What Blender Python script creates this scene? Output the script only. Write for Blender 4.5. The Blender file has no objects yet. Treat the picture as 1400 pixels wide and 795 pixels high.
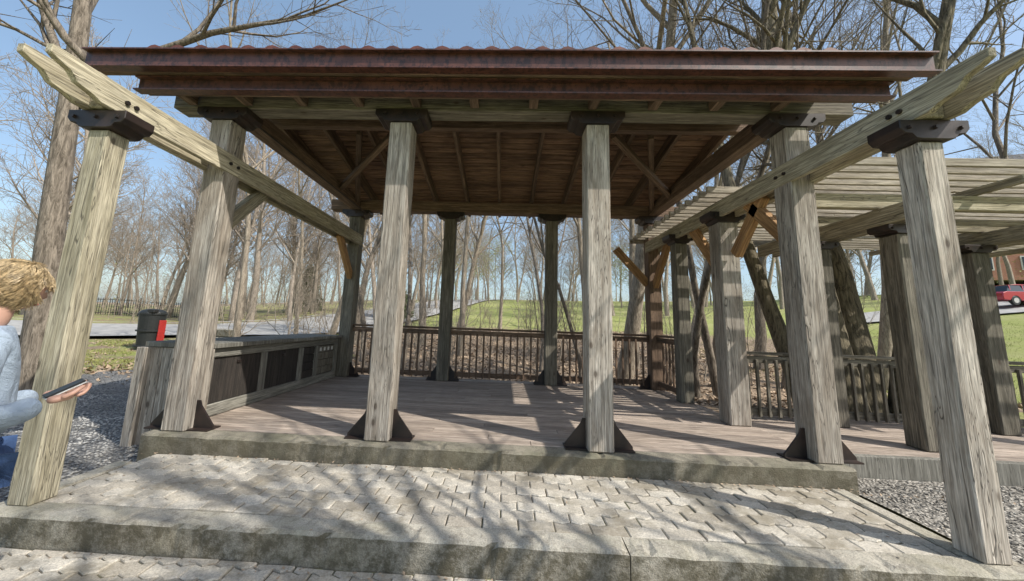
import bpy, bmesh, math, random
from mathutils import Vector, Matrix, noise as mnoise
random.seed(7)
S=bpy.context.scene
COL=S.collection
S.view_settings.view_transform='Standard'; S.view_settings.look='None'; S.view_settings.exposure=0
# ------------------------------------------------------------ materials
class N:
    def __init__(s,name):
        s.m=bpy.data.materials.new(name); s.m.use_nodes=True
        s.t=s.m.node_tree; s.b=s.t.nodes['Principled BSDF']
    def n(s,ty,**k):
        x=s.t.nodes.new(ty)
        for a,v in k.items(): setattr(x,a,v)
        return x
    def l(s,a,b): s.t.links.new(a,b)
    def noise(s,vec,scale,detail=3,rough=.6,dist=0):
        x=s.n('ShaderNodeTexNoise'); x.inputs['Scale'].default_value=scale; x.inputs['Detail'].default_value=min(detail,4)
        x.inputs['Roughness'].default_value=rough; x.inputs['Distortion'].default_value=dist
        if vec: s.l(vec,x.inputs['Vector'])
        return x.outputs['Fac']
    def ramp(s,fac,stops):
        x=s.n('ShaderNodeValToRGB'); e=x.color_ramp.elements
        while len(e)<len(stops): e.new(.5)
        for i,(p,c) in enumerate(stops):
            e[i].position=p; e[i].color=(c[0],c[1],c[2],1) if isinstance(c,(tuple,list)) else (c,c,c,1)
        s.l(fac,x.inputs['Fac']); return x.outputs['Color']
    def mix(s,fac,a,b,mode='MIX'):
        x=s.n('ShaderNodeMix',data_type='RGBA',blend_type=mode)
        for sock,v in ((x.inputs[0],fac),(x.inputs[6],a),(x.inputs[7],b)):
            if isinstance(v,(int,float)): sock.default_value=v
            elif isinstance(v,tuple): sock.default_value=(v[0],v[1],v[2],1)
            else: s.l(v,sock)
        return x.outputs[2]
    def math(s,op,a,b=None):
        x=s.n('ShaderNodeMath',operation=op)
        for i,v in enumerate((a,b)):
            if v is None: continue
            if isinstance(v,(int,float)): x.inputs[i].default_value=v
            else: s.l(v,x.inputs[i])
        return x.outputs[0]
    def bump(s,h,st=.3,d=.01):
        x=s.n('ShaderNodeBump'); x.inputs['Strength'].default_value=st; x.inputs['Distance'].default_value=d
        s.l(h,x.inputs['Height']); s.l(x.outputs[0],s.b.inputs['Normal'])
    def col(s,c,rough=.8,metal=0):
        if isinstance(c,tuple): s.b.inputs['Base Color'].default_value=(c[0],c[1],c[2],1)
        else: s.l(c,s.b.inputs['Base Color'])
        s.b.inputs['Roughness'].default_value=rough; s.b.inputs['Metallic'].default_value=metal
        return s.m
def objvec(M,sc):
    tc=M.n('ShaderNodeTexCoord'); oi=M.n('ShaderNodeObjectInfo')
    mp=M.n('ShaderNodeMapping'); mp.inputs['Scale'].default_value=sc
    add=M.n('ShaderNodeVectorMath',operation='ADD')
    mul=M.math('MULTIPLY',oi.outputs['Random'],37.0)
    M.l(tc.outputs['Object'],add.inputs[0]); M.l(mul,add.inputs[1]); M.l(add.outputs[0],mp.inputs['Vector'])
    return mp.outputs[0], add.outputs[0], oi.outputs['Random']
def wood(name,light,dark,stain=(.1,.09,.06),crack=.6,stainamt=.5,knots=True):
    M=N(name)
    g,raw,rnd=objvec(M,(1,1,.04))
    n1=M.noise(g,32,4,.75,.5); n3=M.noise(g,120,2,.7)
    mp2=M.n('ShaderNodeMapping'); mp2.inputs['Scale'].default_value=(3,3,.7); M.l(raw,mp2.inputs['Vector'])
    n2=M.noise(mp2.outputs[0],1.5,4,.7,.6)
    c=M.ramp(n1,[(.36,dark),(.6,light)])
    c=M.mix(1,c,M.ramp(n3,[(.35,.55),(.6,1.08)]),'MULTIPLY')
    c=M.mix(M.math('MULTIPLY',M.ramp(n2,[(.44,0.),(.66,1.)]),stainamt),c,stain)
    cr=M.noise(g,8,3,.6,2.0)
    crm=M.ramp(cr,[(.468,0.),(.478,1.),(.488,0.),(.532,0.),(.537,1.),(.543,0.)])
    c=M.mix(M.math('MULTIPLY',crm,crack),c,(.03,.024,.018))
    h=M.math('SUBTRACT',n1,crm)
    if knots:
        mp=M.n('ShaderNodeMapping'); mp.inputs['Scale'].default_value=(4.5,4.5,2.2); M.l(raw,mp.inputs['Vector'])
        v=M.n('ShaderNodeTexVoronoi'); v.inputs['Scale'].default_value=1.; M.l(mp.outputs[0],v.inputs['Vector'])
        k=M.ramp(v.outputs['Distance'],[(.05,1.),(.085,.35),(.14,0.)])
        c=M.mix(M.math('MULTIPLY',k,.8),c,(.06,.04,.025))
    hs=M.n('ShaderNodeHueSaturation'); M.l(c,hs.inputs['Color'])
    M.l(M.math('ADD',M.math('MULTIPLY',rnd,.4),.8),hs.inputs['Value'])
    M.bump(h,.7,.008)
    return M.col(hs.outputs[0],.85)
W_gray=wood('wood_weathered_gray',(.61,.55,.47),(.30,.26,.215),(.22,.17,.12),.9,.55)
W_olive=wood('wood_green_tinged',(.60,.54,.40),(.31,.27,.185),(.21,.185,.11),.8,.6)
W_beam=wood('wood_beam',(.57,.51,.37),(.29,.25,.17),(.22,.185,.11),.8,.6)
W_slat=wood('wood_slat',(.56,.50,.40),(.33,.285,.215),(.23,.19,.13),.3,.4)
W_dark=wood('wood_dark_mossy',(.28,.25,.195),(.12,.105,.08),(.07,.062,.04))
W_brown=wood('wood_brown',(.27,.18,.12),(.12,.078,.052),(.06,.04,.028),.5,.5)  # dark brown wood colour for rafters, headers and rails
W_ceil=wood('wood_ceiling_stained',(.43,.265,.165),(.18,.105,.062),(.08,.05,.033),.5,.6)
W_orange=wood('wood_fresh_cedar',(.56,.33,.15),(.34,.18,.075),(.2,.1,.04),.3,.3)
W_deck=wood('wood_deck',(.52,.43,.355),(.33,.265,.215),(.20,.155,.12),.2,.5,False)
W_panel=wood('wood_panel_dark',(.075,.06,.05),(.032,.027,.023),(.02,.018,.015),.4,.5,False)
W_pale=wood('wood_frame_pale',(.35,.335,.29),(.19,.18,.15),(.11,.105,.085),.5,.5,False)
def steel():
    M=N('painted_steel_dark'); g,raw,r=objvec(M,(1,1,1))
    n=M.noise(raw,6,4); n2=M.noise(raw,60,2)
    c=M.ramp(n,[(.35,(.015,.012,.011)),(.65,(.04,.025,.02))]); M.bump(n2,.15,.002)
    return M.col(c,.45)
ST=steel()
def fascia():
    M=N('rusty_red_steel'); g,raw,r=objvec(M,(.6,.6,.6))
    tc=M.n('ShaderNodeTexCoord'); mp=M.n('ShaderNodeMapping'); M.l(tc.outputs['Generated'],mp.inputs['Vector'])
    mp.inputs['Scale'].default_value=(70,1,.8)
    n=M.noise(mp.outputs[0],2.2,4,.75); n2=M.noise(raw,5,4)
    c=M.ramp(n2,[(.3,(.075,.032,.024)),(.7,(.15,.062,.044))])
    c=M.mix(M.ramp(n,[(.47,0.),(.58,.85)]),c,(.035,.02,.017))
    M.bump(n2,.2,.003); return M.col(c,.38)
FA=fascia()
def tile():
    M=N('red_roof_tile'); g,raw,r=objvec(M,(1,1,1)); n=M.noise(raw,9,4)
    return M.col(M.ramp(n,[(.3,(.09,.03,.024)),(.7,(.18,.06,.042))]),.6)
TI=tile()
def concrete(name,a,b,moss=(.1,.1,.05),ma=.5,dirt=(.06,.05,.04),da=.5):
    M=N(name); tc=M.n('ShaderNodeTexCoord'); v=tc.outputs['Object']
    n=M.noise(v,3,4,.7); n2=M.noise(v,120,3,.7); n3=M.noise(v,1.3,4,.7)
    c=M.ramp(n,[(.3,a),(.7,b)]); c=M.mix(1,c,M.ramp(n2,[(.3,.6),(.65,1.1)]),'MULTIPLY')
    c=M.mix(M.math('MULTIPLY',M.ramp(n3,[(.45,0.),(.62,1.)]),ma),c,moss)
    n4=M.noise(v,9,4,.8); c=M.mix(M.math('MULTIPLY',M.ramp(n4,[(.5,0.),(.66,1.)]),da),c,dirt)
    # vertical faces are mixed patchily towards a darker olive brown
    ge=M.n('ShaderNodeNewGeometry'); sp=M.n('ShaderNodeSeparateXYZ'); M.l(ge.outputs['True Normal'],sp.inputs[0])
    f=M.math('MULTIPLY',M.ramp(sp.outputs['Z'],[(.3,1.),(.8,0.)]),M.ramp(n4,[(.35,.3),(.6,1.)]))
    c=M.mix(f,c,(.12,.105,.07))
    M.bump(M.math('ADD',n2,M.math('MULTIPLY',n4,2.)),.7,.01); return M.col(c,.9)
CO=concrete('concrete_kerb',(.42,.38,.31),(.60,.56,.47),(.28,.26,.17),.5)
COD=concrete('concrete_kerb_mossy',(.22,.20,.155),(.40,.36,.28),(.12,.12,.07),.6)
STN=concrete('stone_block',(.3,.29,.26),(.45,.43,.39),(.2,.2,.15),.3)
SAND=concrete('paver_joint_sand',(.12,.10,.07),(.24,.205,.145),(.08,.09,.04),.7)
def paver():
    M=N('concrete_paver'); at=M.n('ShaderNodeAttribute',attribute_name='rnd'); tc=M.n('ShaderNodeTexCoord'); v=tc.outputs['Object']
    c=M.ramp(at.outputs['Fac'],[(0,(.43,.385,.315)),(.5,(.57,.52,.435)),(1,(.66,.61,.52))])
    n=M.noise(v,80,4,.8); c=M.mix(1,c,M.ramp(n,[(.3,.5),(.6,1.08)]),'MULTIPLY')
    n2=M.noise(v,2.2,4,.75); c=M.mix(M.math('MULTIPLY',M.ramp(n2,[(.47,0.),(.63,1.)]),.7),c,(.24,.205,.145))
    M.bump(n,.8,.006); return M.col(c,.9)
PAV=paver()
def bark(name,a,b,bm=True):
    M=N(name); g,raw,r=objvec(M,(1,1,.16)); n=M.noise(g,22,3,.75,.6)
    c=M.ramp(n,[(.36,a),(.62,b)])
    if bm: M.bump(n,1,.03)
    return M.col(c,.95)
BK=bark('tree_bark',(.085,.068,.05),(.28,.235,.185)); BK2=bark('tree_bark_light',(.17,.14,.105),(.42,.355,.275)); BK3=bark('tree_bark_mossy',(.06,.05,.033),(.24,.20,.13)); BKD=bark('tree_bark_distant',(.20,.165,.13),(.40,.34,.275),False)
def ground():
    M=N('ground_cover'); ge=M.n('ShaderNodeNewGeometry'); v=ge.outputs['Position']
    at=M.n('ShaderNodeAttribute',attribute_name='grass')
    n=M.noise(v,.35,4,.7); n2=M.noise(v,9,4,.8); n3=M.noise(v,45,3,.8)
    gr=M.ramp(n2,[(.3,(.19,.225,.05)),(.7,(.36,.39,.11))])
    gr=M.mix(M.math('MULTIPLY',M.ramp(n,[(.42,0.),(.65,1.)]),.5),gr,(.42,.38,.19))
    lf=M.ramp(n2,[(.25,(.13,.095,.06)),(.5,(.31,.225,.15)),(.75,(.50,.40,.29))])
    lf=M.mix(1,lf,M.ramp(n3,[(.3,.65),(.7,1.15)]),'MULTIPLY')
    f=M.math('ADD',at.outputs['Fac'],M.math('MULTIPLY',M.math('SUBTRACT',M.noise(v,1.2,4,.8),.5),1.3))
    f=M.ramp(f,[(.42,0.),(.58,1.)])
    M.bump(M.math('ADD',n2,n3),.8,.05); return M.col(M.mix(f,lf,gr),.95)
GR=ground()
def gravel(name,a,b):
    M=N(name); ge=M.n('ShaderNodeNewGeometry'); v=M.n('ShaderNodeTexVoronoi'); v.inputs['Scale'].default_value=42; M.l(ge.outputs['Position'],v.inputs['Vector'])
    sp=M.n('ShaderNodeSeparateColor'); M.l(v.outputs['Color'],sp.inputs[0])
    c=M.ramp(sp.outputs[0],[(0,a),(1,b)]); n=M.noise(ge.outputs['Position'],1.2,3)
    c=M.mix(1,c,M.ramp(n,[(.3,.7),(.7,1.1)]),'MULTIPLY')
    c=M.mix(1,c,M.ramp(v.outputs['Distance'],[(.3,1.),(.75,.35)]),'MULTIPLY')
    M.bump(M.math('SUBTRACT',1.,v.outputs['Distance']),1,.02); return M.col(c,.9)
GV=gravel('gravel_gray',(.12,.12,.12),(.40,.385,.36)); GV2=gravel('gravel_pale',(.24,.22,.19),(.62,.58,.51))
def plain(name,c,r=.7,m=0,nz=20,var=.25):
    M=N(name); tc=M.n('ShaderNodeTexCoord'); n=M.noise(tc.outputs['Object'],nz,3)
    cc=M.mix(1,c,M.ramp(n,[(.3,1-var),(.7,1+var*.5)]),'MULTIPLY'); M.bump(n,.1,.003); return M.col(cc,r,m)
ASP=plain('asphalt_aged',(.38,.37,.35),.9,0,3,.3); KRB=plain('kerb_pale',(.5,.49,.45),.9)
BLK=plain('black_plastic',(.02,.022,.022),.5); RED=plain('red_plastic',(.40,.03,.025),.5); IRON=plain('black_iron',(.02,.02,.02),.5)
def brick():
    M=N('red_brick_wall'); tc=M.n('ShaderNodeTexCoord'); mp=M.n('ShaderNodeMapping'); mp.inputs['Rotation'].default_value=(math.pi/2,0,0); M.l(tc.outputs['Object'],mp.inputs['Vector'])
    b=M.n('ShaderNodeTexBrick'); M.l(mp.outputs[0],b.inputs['Vector']); b.inputs['Scale'].default_value=4
    b.inputs['Color1'].default_value=(.36,.15,.10,1); b.inputs['Color2'].default_value=(.44,.20,.13,1); b.inputs['Mortar'].default_value=(.42,.36,.3,1); b.inputs['Mortar Size'].default_value=.012
    return M.col(b.outputs[0],.9)
BRK=brick(); GLS=N('window_glass').col((.03,.04,.05),.08); WHT=plain('white_trim',(.75,.74,.7),.6); ROOF=plain('asphalt_shingle',(.12,.12,.13),.9,0,4,.4)
NEED=plain('evergreen_needles',(.10,.13,.05),.8,0,.8,.5); LEAF=plain('fallen_leaf',(.42,.31,.21),.85,0,3,.6); BUD=plain('spring_buds',(.34,.38,.12),.8,0,2,.4)
GRS=plain('grass_blade',(.30,.31,.10),.8,0,2,.5); STONE=plain('gravel_stone',(.36,.35,.33),.9,0,1.5,.6)
# ------------------------------------------------------------ helpers
def empty(name,loc=(0,0,0)):
    e=bpy.data.objects.new(name,None); e.location=loc; COL.objects.link(e); e.empty_display_size=.2; return e
def addobj(name,me,mat=None,parent=None,loc=(0,0,0)):
    o=bpy.data.objects.new(name,me); COL.objects.link(o); o.location=loc
    if mat and not me.materials: me.materials.append(mat)
    if parent: o.parent=parent
    return o
def mesh(name,vs,fs):
    me=bpy.data.meshes.new(name); me.from_pydata(vs,[],fs); me.update(); return me
def bmbox(bm,sx,sy,sz,c=(0,0,0),M=None):
    r=bmesh.ops.create_cube(bm,size=1)['verts']
    for v in r:
        v.co=Vector((v.co.x*sx+c[0],v.co.y*sy+c[1],v.co.z*sz+c[2]))
        if M: v.co=M@v.co
    return r
def fin(bm,name,mat,parent=None,bev=0,smooth=False):
    if bev: bmesh.ops.bevel(bm,geom=bm.edges[:],offset=bev,segments=1,affect='EDGES')
    bmesh.ops.recalc_face_normals(bm,faces=bm.faces[:])
    me=bpy.data.meshes.new(name); bm.to_mesh(me); bm.free()
    if smooth:
        for p in me.polygons: p.use_smooth=True
    return addobj(name,me,mat,parent)
def box(name,x0,x1,y0,y1,z0,z1,mat,parent=None,bev=.004):
    bm=bmesh.new(); bmbox(bm,x1-x0,y1-y0,z1-z0)
    o=fin(bm,name,mat,parent,bev); o.location=((x0+x1)/2,(y0+y1)/2,(z0+z1)/2); return o
def roughbar(name,x0,x1,y0,y1,z0,z1,mat,parent,step=.04,amp=.006):
    """long cast block with worn, chipped edges"""
    n=max(2,int((x1-x0)/step)); vs=[];fs=[]
    prof=[(y0,z0),(y0,z1-.018),(y0+.016,z1),(y1-.008,z1),(y1,z1-.008),(y1,z0)]
    for i in range(n+1):
        x=x0+(x1-x0)*i/n
        for k,(y,z) in enumerate(prof):
            a=amp if k in(1,2) else amp*.3
            d=mnoise.noise(Vector((x*6,k*.7+y0*9,1)))*a*1.3; d2=mnoise.noise(Vector((x*14,k*.7+4,7)))
            chip=-.02*max(0,d2-.35)*3 if k in(1,2) else 0
            vs.append((x,y+(d if k<3 else 0)-chip*.6,z+(d*.6+chip if k in(1,2,3) else 0)))
    K=len(prof)
    for i in range(n):
        for k in range(K-1): a=i*K+k; fs.append((a,a+K,a+K+1,a+1))
    fs.append(tuple(range(K))); fs.append(tuple(n*K+k for k in range(K))[::-1])
    return addobj(name,mesh(name,vs,fs),mat,parent)
def timber(name,p0,p1,w,d,mat,parent,wdir=(1,0,0),bev=.006,warp=0):
    p0=Vector(p0);p1=Vector(p1); z=(p1-p0); L=z.length; z.normalize()
    x=Vector(wdir); x=(x-z*x.dot(z)).normalized(); y=z.cross(x)
    bm=bmesh.new(); bmbox(bm,w,d,L)
    o=fin(bm,name,mat,parent,bev)
    m=Matrix((x,y,z)).transposed().to_4x4(); m.translation=(p0+p1)/2; o.matrix_world=m
    return o
def prism(name,poly,th,mat,parent,M,bev=0):
    bm=bmesh.new()
    a=[bm.verts.new((p[0],-th/2,p[1])) for p in poly]; b=[bm.verts.new((p[0],th/2,p[1])) for p in poly]
    bm.faces.new(a); bm.faces.new(b[::-1]); n=len(poly)
    for i in range(n): bm.faces.new((a[i],b[i],b[(i+1)%n],a[(i+1)%n]))
    o=fin(bm,name,mat,parent,bev); o.matrix_world=M; return o
# ------------------------------------------------------------ ground
def interp(x,xs,ys):
    if x<=xs[0]: return ys[0]
    for i in range(1,len(xs)):
        if x<=xs[i]:
            t=(x-xs[i-1])/(xs[i]-xs[i-1]); return ys[i-1]+(ys[i]-ys[i-1])*t
    return ys[-1]
def gz(x,y):
    r=math.hypot(x,y); ph=math.atan2(x,y+3.5) if y>-3 or abs(x)>4 else 0
    s=interp(ph,[-1.4,-.75,-.3,0,.6,1.2],[.2,.22,.7,.85,.9,1.2])
    if y<-4: s*=.3
    z=-.30+interp(r,[5,15],[0,.18])
    z+=s*interp(r,[16,22,70,260],[0,.35,7.0,22])
    if y<-1: z-=interp(-y,[1.,1.3,5],[0,.13,.13])
    if r>5.5: z+=.12*(mnoise.noise(Vector((x*.25,y*.25,0))))*min(1,(r-5.5)/6)
    if y>4: z-=.35*math.exp(-((y-8)/3)**2)*interp(x,[-6,-2,9,16],[0,1,1,0])
    return z
gx=sorted(set([round(math.copysign(abs(t)**2.2*330,t),3) for t in [i/75 for i in range(-75,76)]]))
vs=[];gr=[]
for y in gx:
    for x in gx:
        vs.append((x,y+2,gz(x,y+2)))
        yy=y+2; r=math.hypot(x,yy)
        g=1.0
        if x>-9 and yy>2.5:
            g=interp(r,[24,30],[0,1])
            if x>6: g=max(g,interp(math.atan2(x,yy+3.5),[.68,.85],[0,1]))
        if x<-9 or (x<-5 and yy<9): g=.5
        if r>120: g=.35
        gr.append(g)
n=len(gx); fs=[(j*n+i,j*n+i+1,(j+1)*n+i+1,(j+1)*n+i) for j in range(n-1) for i in range(n-1)]
me=mesh('ground',vs,fs); at=me.attributes.new('grass','FLOAT','POINT')
for i,g in enumerate(gr): at.data[i].value=g
for p in me.polygons: p.use_smooth=True
addobj('ground',me,GR)
def sheet(name,x0,x1,y0,y1,off,mat,nx=30,ny=30,jit=.15):
    vs=[];fs=[]
    for j in range(ny+1):
        for i in range(nx+1):
            x=x0+(x1-x0)*i/nx; y=y0+(y1-y0)*j/ny
            if (i in(0,nx) and jit): x+=random.uniform(-jit,jit) if (i==0)==(x0<0) else 0
            if (j==ny): y+=random.uniform(-jit,jit)
            vs.append((x,y,gz(x,y)+off+.01*mnoise.noise(Vector((x*2,y*2,3)))))
    for j in range(ny):
        for i in range(nx): a=j*(nx+1)+i; fs.append((a,a+1,a+nx+2,a+nx+1))
    o=addobj(name,mesh(name,vs,fs),mat); return o
sheet('gravel_path',-8.2,-3.05,-1.1,4.4,.03,GV,30,40,.3)
sheet('gravel_bed',3.36,9,-1.1,.32,.09,GV2,30,20,.0)
def stones(name,n,fx,rs,mat):
    vs=[];fs=[]
    for _ in range(n):
        x,y,z=fx(); r=random.uniform(*rs); b=len(vs)
        pts=[(1,0,0),(-1,0,0),(0,1,0),(0,-1,0),(0,0,1),(0,0,-1)]
        a=random.random()*6; ca,sa=math.cos(a),math.sin(a)
        for p in pts:
            px=p[0]*r*random.uniform(.7,1.3);py=p[1]*r*random.uniform(.6,1.1);pz=p[2]*r*.6
            vs.append((x+px*ca-py*sa,y+px*sa+py*ca,z+pz+r*.3))
        for f in((0,2,4),(2,1,4),(1,3,4),(3,0,4),(2,0,5),(1,2,5),(3,1,5),(0,3,5)): fs.append(tuple(b+i for i in f))
    return addobj(name,mesh(name,vs,fs),mat)
def f1():
    x=random.uniform(-7,-3.1);y=random.uniform(-1.1,4.3); return x,y,gz(x,y)+.03
def f2():
    x=random.uniform(3.38,7);y=random.uniform(-1.1,.3); return x,y,gz(x,y)+.09
stones('gravel_stones',9000,f1,(.008,.02),STONE); stones('gravel_stones',5000,f2,(.006,.016),GV2)
def scatter(name,n,f,size,mat,flat=.6):
    vs=[];fs=[]
    for _ in range(n):
        x,y,z=f(); s=random.uniform(.5,1)*size; b=len(vs)
        u=Vector((random.uniform(-1,1),random.uniform(-1,1),random.uniform(-flat,flat))).normalized()
        w=u.cross(Vector((random.uniform(-.4,.4),random.uniform(-.4,.4),1))).normalized()
        c=Vector((x,y,z+.02))
        for p in (c-u*s,c+w*s*.6,c+u*s,c-w*s*.5): vs.append(tuple(p))
        fs.append((b,b+1,b+2,b+3))
    return addobj(name,mesh(name,vs,fs),mat)
def f3():
    x=random.uniform(-9,12);y=4+random.random()**1.3*22; return x,y,gz(x,y)
scatter('fallen_leaves',26000,f3,.09,LEAF)
def f3c():
    x=random.uniform(-15,-5);y=random.uniform(3,10); return x,y,gz(x,y)+.02
scatter('fallen_leaves',2500,f3c,.05,LEAF)
def f3b():
    x=random.uniform(-3,6);y=random.uniform(-2.4,.3)
    if random.random()<.7: y=random.choice((-.1,-.1,-1.2))-abs(random.gauss(0,.03))
    z=-.175 if y>-1.15 else -.35
    if y>-.09: y=-.1
    if x>3.3: z=-.2
    return x,y,z
scatter('fallen_leaves',500,f3b,.016,LEAF,.25)
def blades(name,n,f,h,mat):
    vs=[];fs=[]
    for _ in range(n):
        x,y,z=f(); a=random.random()*6.3; dx,dy=math.cos(a)*.006,math.sin(a)*.006; hh=h*random.uniform(.4,1); lx,ly=random.uniform(-.5,.5)*hh,random.uniform(-.5,.5)*hh
        b=len(vs); vs+= [(x-dx*1.5,y-dy*1.5,z),(x+dx*1.5,y+dy*1.5,z),(x+lx,y+ly,z+hh)]; fs.append((b,b+1,b+2))
    return addobj(name,mesh(name,vs,fs),mat)
def f4():
    while True:
        x=random.uniform(-15,-5);y=random.uniform(3,10)
        if x>-8.2 and y<4.6: continue
        if mnoise.noise(Vector((x*.8,y*.8,2)))<-.05: continue
        return x,y,gz(x,y)
blades('grass_tufts',20000,f4,.07,GRS)
def f4b():
    x=random.uniform(9,30);y=random.uniform(4,20); return x,y,gz(x,y)
blades('grass_tufts',14000,f4b,.12,GRS)
def ribbon(name,pts,w,off,mat,side=0):
    P=[]; 
    for i in range(len(pts)-1):
        p0=pts[max(0,i-1)];p1=pts[i];p2=pts[i+1];p3=pts[min(len(pts)-1,i+2)]
        for k in range(10):
            t=k/10
            P.append(tuple(.5*((2*p1[c])+(-p0[c]+p2[c])*t+(2*p0[c]-5*p1[c]+4*p2[c]-p3[c])*t*t+(-p0[c]+3*p1[c]-3*p2[c]+p3[c])*t**3) for c in(0,1)))
    vs=[];fs=[];K=8
    for i,p in enumerate(P):
        q=P[min(i+1,len(P)-1)];o=P[max(i-1,0)]; d=Vector((q[0]-o[0],q[1]-o[1],0)).normalized(); nn=Vector((-d.y,d.x,0))
        for k in range(K+1):
            s=side+(k/K-.5)*w; x=p[0]+nn.x*s;y=p[1]+nn.y*s; vs.append((x,y,gz(x,y)+off))
    for i in range(len(P)-1):
        for k in range(K): a=i*(K+1)+k; fs.append((a,a+1,a+K+2,a+K+1))
    return addobj(name,mesh(name,vs,fs),mat)
RP=[(-80,2),(-45,5),(-28,10),(-18,16),(-14,25),(-12,40),(-8,70),(0,100)]
ribbon('road',RP,10,.13,ASP); ribbon('road_kerb',RP,.3,.22,KRB,-5.15); ribbon('road_kerb',RP,.3,.22,KRB,5.15)
ribbon('parking_pavement',[(26,27),(36,25),(50,24),(70,22)],7,.14,ASP)
# ------------------------------------------------------------ terrace
terr=empty('paved_terrace')
zt=-.164; zl=-.34
def pavers(name,x0,x1,y0,y1,z,parent):
    vs=[];fs=[];rn=[]
    w,h=.235,.118; a=.013; row=0; y=y0
    g=.003
    while y<y1-.02:
        hh=min(h,y1-y); off=(row%2)*w/2; x=x0-off
        while x<x1-.01:
            xa=max(x,x0);xb=min(x+w,x1)
            if xb-xa<.03: x+=w; continue
            m=max(3,int(round((xb-xa)/(w/4)))+1)
            def e(t): 
                u=((t-x0)/(w/2))%1; return a*(4*abs(u-.5)-1)
            gg=g+random.uniform(-.001,.0025)
            bot=[(xa+gg+(xb-xa-2*gg)*i/(m-1)) for i in range(m)]
            poly=[(t,y+gg+(e(t) if row else 0)) for t in bot]+[(t,y+hh-gg+(e(t) if y+h<y1-.02 else 0)) for t in bot[::-1]]
            cx=(xa+xb)/2;cy=y+hh/2
            sink=.014*mnoise.noise(Vector((cx*1.1,cy*1.5,5)))
            dz=random.uniform(-.0035,.0035)+sink; tx=random.uniform(-.025,.025);ty=random.uniform(-.025,.025)
            b=len(vs);n=len(poly); rv=random.random(); rot=random.gauss(0,.014)
            poly=[(cx+(p[0]-cx)-(p[1]-cy)*rot,cy+(p[1]-cy)+(p[0]-cx)*rot) for p in poly]
            def zz(px,py): return z+dz+(px-cx)*tx+(py-cy)*ty
            for p in poly: vs.append((p[0],p[1],z-.035))
            for p in poly: vs.append((p[0],p[1],zz(*p)-.006))
            for p in poly:
                px=cx+(p[0]-cx)*.94;py=cy+(p[1]-cy)*.89; vs.append((px,py,zz(px,py)))
            for i in range(n):
                j=(i+1)%n
                fs.append((b+i,b+j,b+n+j,b+n+i)); fs.append((b+n+i,b+n+j,b+2*n+j,b+2*n+i)); rn+=[rv,rv]
            fs.append(tuple(b+2*n+i for i in range(n))); rn.append(rv)
            x+=w
        y+=h; row+=1
    me=mesh(name,vs,fs); at=me.attributes.new('rnd','FLOAT','FACE')
    for i,v in enumerate(rn): at.data[i].value=v
    return addobj(name,me,PAV,parent)
pavers('terrace_pavers',-2.88,3.08,-1.0,-.09,zt,terr)
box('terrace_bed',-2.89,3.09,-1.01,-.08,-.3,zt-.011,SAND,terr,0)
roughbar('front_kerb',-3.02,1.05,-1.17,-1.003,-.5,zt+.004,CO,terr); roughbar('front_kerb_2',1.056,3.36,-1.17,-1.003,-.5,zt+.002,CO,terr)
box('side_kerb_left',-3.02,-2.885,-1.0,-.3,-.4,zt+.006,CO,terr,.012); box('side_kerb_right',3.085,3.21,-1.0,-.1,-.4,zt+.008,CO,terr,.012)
lowp=empty('brick_pavement')
pavers('lower_pavers',-4.2,4.6,-4.3,-1.18,zl,lowp)
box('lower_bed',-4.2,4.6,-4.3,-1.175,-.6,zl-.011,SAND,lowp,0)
# ------------------------------------------------------------ pavilion
pv=empty('timber_pavilion')
pw=.235; H=3.22; D=3.6
X=[-2.977,-1.0,1.08,3.09]
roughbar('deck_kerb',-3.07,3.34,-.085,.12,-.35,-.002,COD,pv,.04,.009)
y=.125
i=0
while y<3.98:
    xs=[-3.04,random.uniform(-1.5,1.5),3.34]
    for k in range(2):
        o=timber('deck_board_%d_%d'%(i,k),(xs[k]+.002,y+.068,-.018),(xs[k+1]-.002,y+.068,-.018+random.uniform(-.001,.001)),.133,.034,W_deck,pv,(0,1,0),.003)
    y+=.139;i+=1
box('deck_base',-3.03,3.34,.13,3.95,-.3,-.04,W_panel,pv,0)
def gusset(cx,cy,sgn,zb,par,nm):
    M=Matrix.Translation((cx+sgn*pw/2,cy,zb))@Matrix.Scale(sgn,4,(1,0,0))
    prism(nm,[(0,0.012),(.20,0.012),(.20,.035),(.05,.22),(.03,.27),(0,.27)],.02,ST,par,M)
def cap(cx,cy,z,par,nm,wd=.56,h=.14,th=.27,w=None):
    hw=wd/2; w=w or pw
    poly=[(-hw,h),(-hw,h*.55),(-hw+.03,h*.3),(-hw+.08,h*.32),(-hw+.10,h*.05),(-w/2-.01,-.0),(w/2+.01,-.0),(hw-.10,h*.05),(hw-.08,h*.32),(hw-.03,h*.3),(hw,h*.55),(hw,h)]
    M=Matrix.Translation((cx,cy,z)); prism(nm,poly,th,ST,par,M,.004)
    bm=bmesh.new()
    for dx in(-.17,0,.17):
        r=bmesh.ops.create_cone(bm,cap_ends=True,segments=6,radius1=.016,radius2=.014,depth=.02)['verts']
        for v in r: v.co=Matrix.Translation((cx+dx,cy-th/2-.008,z+h*.6))@Matrix.Rotation(math.pi/2,4,'X')@v.co
    fin(bm,nm+'_bolts',ST,par)
def post(nm,x,y,z0,z1,mat,par,w=pw,base=True,cp=True,capw=.56,th=.27):
    timber(nm,(x+w/2,y+w/2,z0),(x+w/2,y+w/2,z1),w,w,mat,par,(1,0,0),.012)
    if base:
        box(nm+'_baseplate',x-.2,x+w+.2,y+.04,y+w-.02,z0+.001,z0+.013,ST,par,0)
        gusset(x+w/2,y+w/2,1,z0,par,nm+'_gusset_r'); gusset(x+w/2,y+w/2,-1,z0,par,nm+'_gusset_l')
    if cp: cap(x+w/2,y+w/2,z1,par,nm+'_cap',capw,.14,th,w)
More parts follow.
